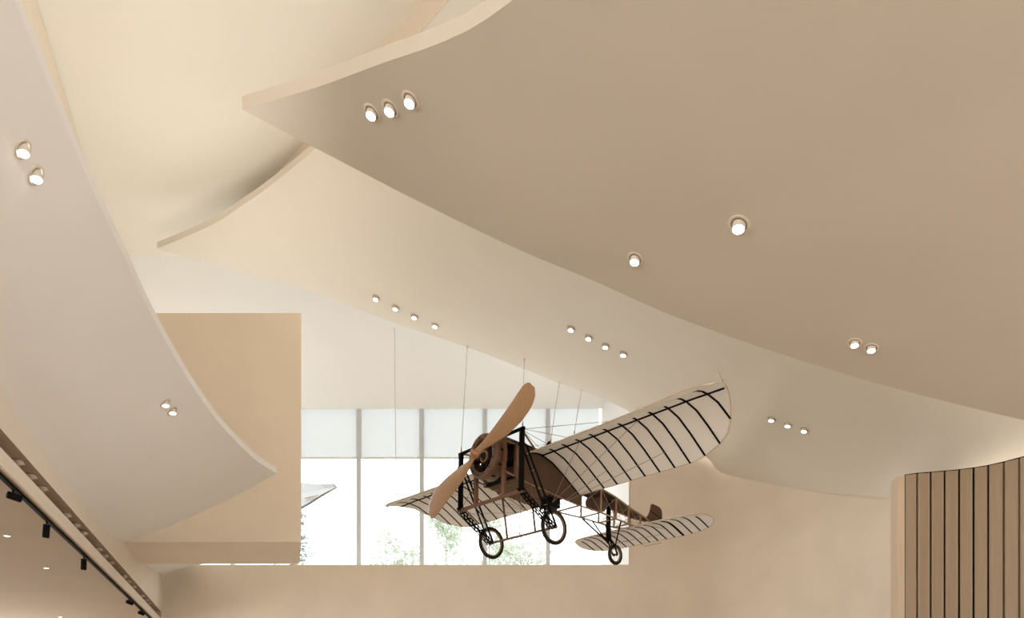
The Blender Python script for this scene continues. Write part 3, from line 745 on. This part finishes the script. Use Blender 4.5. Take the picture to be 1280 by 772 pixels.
# rudder
ro = [(-4.50,-.27),(-4.56,-.215),(-4.615,-.13),(-4.64,-.06),(-4.655,.02),(-4.69,.05),(-4.78,.045),(-4.90,.03),(-4.97,.005),(-5.005,-.05),(-5.015,-.12),(-5.012,-.28),(-4.98,-.32),(-4.78,-.335),(-4.6,-.33)]
mb = MB()
for q in (-.012, .012): mb.face([(x, q, z) for x, z in ro])
mb.grid([[Vector((x,-.012,z)) for x, z in ro+ro[:1]], [Vector((x,.012,z)) for x, z in ro+ro[:1]]], False)
rud = mb.build('rudder', M['brown'], plane)
mb = MB(); mb.tube([(x,0,z) for x, z in ro+ro[:1]], .013, 6); mb.build('edging', M['wood'], rud)
mb = MB(); mb.tube([(-4.60,.016,-.10),(-5.0,.016,-.20)], .008, 6); mb.build('batten', M['black'], rud)
# tail wheel and strut
mb = MB(); mb.tube([(-3.34,0,-.12),(-3.335,0,-.93)], .045, 12); mb.build('tail_strut', M['black'], plane)
tw_ = wheel((-3.555,0,-1.165), .205, .030, 'tail_wheel', 20)
for s in (1, -1):
    mb = MB(); mb.tube([(-3.33,.02*s,-.86),(-3.42,.055*s,-.95),(-3.555,.062*s,-1.165)], .018, 8); mb.build('tail_fork', M['black'], plane)
    mb = MB(); mb.tube([(-3.12,.22*s,-.54),(-3.38,.04*s,-.96)], .014, 8); mb.build('tail_brace', M['black'], plane)
    mb = MB(); mb.tube([(-3.48,.2*s,-.55),(-3.50,.05*s,-.98)], .014, 8); mb.build('tail_brace', M['black'], plane)
mb = MB(); mb.tube([(-2.88,-.27,-.52),(-3.36,-.02,-.95)], .016, 8); mb.build('tail_brace', M['black'], plane)
# rigging
def wires(name, segs, r=.0042):
    for a, b in segs:
        mb = MB(); mb.tube([a, b], r, 5, False); mb.build(name, M['wire'], plane)
segs = []
for s in (1, -1):
    bot = (-1.46, .36*s, -.60)
    segs += [(bot, (-1.12, 1.33*s, .125)), (bot, (-1.12, 2.55*s, .125)), ((-1.62,.34*s,-.62), (-1.80, 1.33*s, -.185)), ((-1.62,.34*s,-.62), (-1.80, 2.55*s, -.185))]
    segs += [((-.36,.80*s,.28), (-1.05, 2.0*s, .24)), ((-.36,.80*s,.28), (-1.35, 1.25*s, .21))]
    segs += [((-.36,.78*s,.27), (-1.66,0,.56)), ((-.36,.78*s,.27), (-1.30,.34*s,.2)), ((-1.66,0,.56), (-1.30,.36*s,.2))]
    segs += [((-1.30,.40*s,.18), (-1.66,.02*s,.55))]
    for a, b in zip(xs[5:-1], xs[6:-1]):
        segs += [((a, fy(a)*s, fzu(a)), (b, fy(b)*s, fzl(b))), ((b, fy(b)*s, fzu(b)), (a, fy(a)*s, fzl(a)))]
    segs += [((-.34,.80*s,-.70), (-.56,.40*s,.15)), ((-.34,.37*s,-.70), (-1.03,.80*s,-1.17)), ((-.34,.80*s,-.71),(-1.05,-.05*s,-1.19))]
    segs += [((-3.55,.19*s,-.53), (-4.3,.62*s,-.63)), ((-3.40,.04*s,-.98), (-4.45,.42*s,-.69))]
wires('rigging_wire', segs)
for a, b in zip(xs[5:-2], xs[6:-1]): wires('rigging_wire', [((a, fy(a), fzl(a)), (b, -fy(b), fzl(b))), ((a, -fy(a), fzl(a)), (b, fy(b), fzl(b)))], .003)
mb = MB(); mb.tube([(-4.62,-.22,-.745),(-4.67,-.17,-.80),(-4.66,.28,-.80)], .006, 6); mb.build('control_rod', M['wire'], plane)

# ------------------------------------------------------------------ suspension cables
def on_leaf(x, y):
    d0 = Vector(((x-CX)/F, 1, (HY-y)/F)).normalized(); loc, n, i, d = bvhB.ray_cast(Vector((0,0,EYE)), d0); return loc
bay = (HY-410)/F; dz = (ZC-EYE); sl = (ZC-zh)/3.0
dg = (dz+sl*17)/(bay+sl)
cabs = [(at(493.2,410,dg-.02), W((-.60,-3.45,.10)), 'thin cable holding the left-hand wing tip, hung from the white bay head'),
        (on_leaf(584.3,432.5), W((XB,-.817,.312)), 'thin cable down to the left end of the engine frame'),
        (on_leaf(655.3,449), W((XB+.01,.84,.312)), 'thin cable down behind the upper propeller blade to the engine frame'),
        (on_leaf(699.3,477), W((-.80,.98,.13)), 'thin cable to the near wing root, left of a matching one'),
        (on_leaf(727,486.5), W((-.80,1.52,.13)), 'thin cable to the near wing, second from its root'),
        (on_leaf(796,510), W((-3.95,0,-.185)), 'thin pale cable down to the rear fuselage before the rudder'),
        (on_leaf(898.5,464.5), W((-1.06,4.03,.205)), 'short slanting cable at the near wing tip')]
for a, b, l in cabs:
    if a is None: print('cable miss', l); continue
    mb = MB(); mb.tube([b, a], .0055, 6); o = mb.build('suspension_cable', M['cable']); tag(o, l, 'cable', 'cables holding the airplane')
    t = (a-b).normalized()
    mb = MB(); mb.tube([b, b+t*.16], .011, 8); mb.build('turnbuckle', M['copper'], o)
    mb = MB(); mb.tube([a-t*.05, a], .016, 10); mb.build('ceiling_anchor', M['rail'], o)

# ------------------------------------------------------------------ trees beyond the glass
def birch(x, d, ytop, label, seed, n=420, spread=1.5):
    rnd = random.Random(seed)
    base = Vector(((x-CX)/F*d, d, -.05)); H = (HY-ytop)/F*d + EYE
    o = empty('birch_tree', base); tag(o, label, 'tree', 'trees beyond the window')
    mb = MB(); bend = rnd.uniform(-.3, .3)
    tr = [Vector((bend*(k/8)**2, 0, H*.93*k/8)) for k in range(9)]
    mb.tube(tr, .07, 7, True, .012)
    tips = []
    for k in range(17):
        t = .42 + .5*rnd.random(); p = tr[0].lerp(tr[-1], t); p.x = bend*t*t
        a = rnd.uniform(0, 2*PI); L = spread*(1.15-t)*rnd.uniform(.9, 1.6)+.3
        q1 = p + Vector((math.cos(a)*L*.5, math.sin(a)*L*.5, L*.45)); q2 = p + Vector((math.cos(a)*L, math.sin(a)*L, L*.75))
        mb.tube([p, q1, q2], .022, 5, True, .006); tips += [p.lerp(q1, .6), q1, q1.lerp(q2, .5), q2]
        for _ in range(2):
            r = q1 + Vector((rnd.uniform(-.6,.6), rnd.uniform(-.6,.6), rnd.uniform(.1,.7))); mb.tube([q1, r], .009, 4, True, .004); tips.append(r)
    mb.build('trunk', M['bark'], o)
    mb = MB()
    for _ in range(n*2):
        c = rnd.choice(tips) + Vector((rnd.gauss(0,.22), rnd.gauss(0,.22), rnd.gauss(0,.22)))
        u = Vector((rnd.gauss(0,1), rnd.gauss(0,1), rnd.gauss(0,1))).normalized(); v = u.orthogonal().normalized(); s = rnd.uniform(.05,.10)
        mb.face([c-u*s*1.4, c-v*s*.8, c+u*s*1.4, c+v*s*.8])
    tag(mb.build('foliage', M['leafage'], o), kind='stuff')
birch(500, 27, 640, 'slim birch seen in the second window bay from the box, lowest of the birches', 3, 460, 1.3)
birch(556, 29, 612, 'birch in the window bay under the lower propeller blade and left wheel', 5, 500)
birch(612, 31, 588, 'tallest birch, seen between the two main wheels of the airplane', 11, 620, 1.7)
birch(655, 28, 622, 'birch behind the right main wheel of the airplane', 21, 480)
rnd = random.Random(2)
d = 27.0; base = Vector(((366-CX)/F*d, d, -.05)); H = (HY-612)/F*d+EYE
o = empty('spruce_tree', base); tag(o, 'pale blue-green spruce outside, half hidden by the sand-coloured box', 'tree', 'trees beyond the window')
mb = MB(); mb.tube([(0,0,0),(0,0,H)], .11, 8, True, .01); mb.build('trunk', M['bark'], o)
mb = MB()
for k in range(46):
    z = H*(.35+.64*k/46); L = 1.75*(1-(z/H-.35)/.68)**.85+.12
    for j in range(7):
        a = 2*PI*j/7 + k*1.7 + rnd.uniform(-.4,.4); q = Vector((math.cos(a), math.sin(a), 0)); l2 = L*rnd.uniform(.5,1.15); m_ = 14; z2 = z + rnd.uniform(-.12,.12)
        for i in range(m_):
            t = (i+rnd.random())/m_; c = q*l2*t + Vector((0,0,z2-.35*l2*t+.35*l2*t*t)); sd_ = Vector((-q.y,q.x,0)); w = .24*(1-t)+.05
            for e in (-1, 1):
                c2 = c + sd_*e*w*rnd.uniform(.6,1.2) + q*rnd.uniform(.05,.16) + Vector((0,0,rnd.uniform(-.12,.03))); mb.face([c-q*.035, c+q*.035, c2])
tag(mb.build('foliage', M['needles'], o), kind='stuff')

# ------------------------------------------------------------------ daylight
w = bpy.data.worlds.new('sky'); sc.world = w; w.use_nodes = True
nt = w.node_tree; bg = nt.nodes['Background']
tc = nt.nodes.new('ShaderNodeTexCoord'); sp_ = nt.nodes.new('ShaderNodeSeparateXYZ'); rp = nt.nodes.new('ShaderNodeValToRGB')
nt.links.new(tc.outputs['Generated'], sp_.inputs[0]); nt.links.new(sp_.outputs['Z'], rp.inputs[0]); nt.links.new(rp.outputs[0], bg.inputs[0])
rp.color_ramp.elements[0].color = (1, .99, .97, 1); rp.color_ramp.elements[1].color = (.97, .985, 1, 1)
bg.inputs[1].default_value = 3.0

# cove lamps, added unseen above leaf and box to brighten the ceiling
def fill(name, loc, sx, sy, power, col, rot, spread):
    l = bpy.data.lights.new(name, 'AREA'); l.shape = 'RECTANGLE'; l.size = sx; l.size_y = sy; l.energy = power; l.spread = math.radians(spread); l.color = col
    o = bpy.data.objects.new(name, l); C.objects.link(o); o.location = loc; o.rotation_euler = rot
fill('fill_light', (-4.7, 7.2, EYE+4.2), .6, 4.5, 60, (1, .965, .91), (PI, 0, 0), 95)
fill('fill_light', (-5.6, 13.3, zt_box+.15), 3.2, 1.4, 32, (1, .965, .91), (PI, 0, 0), 165)
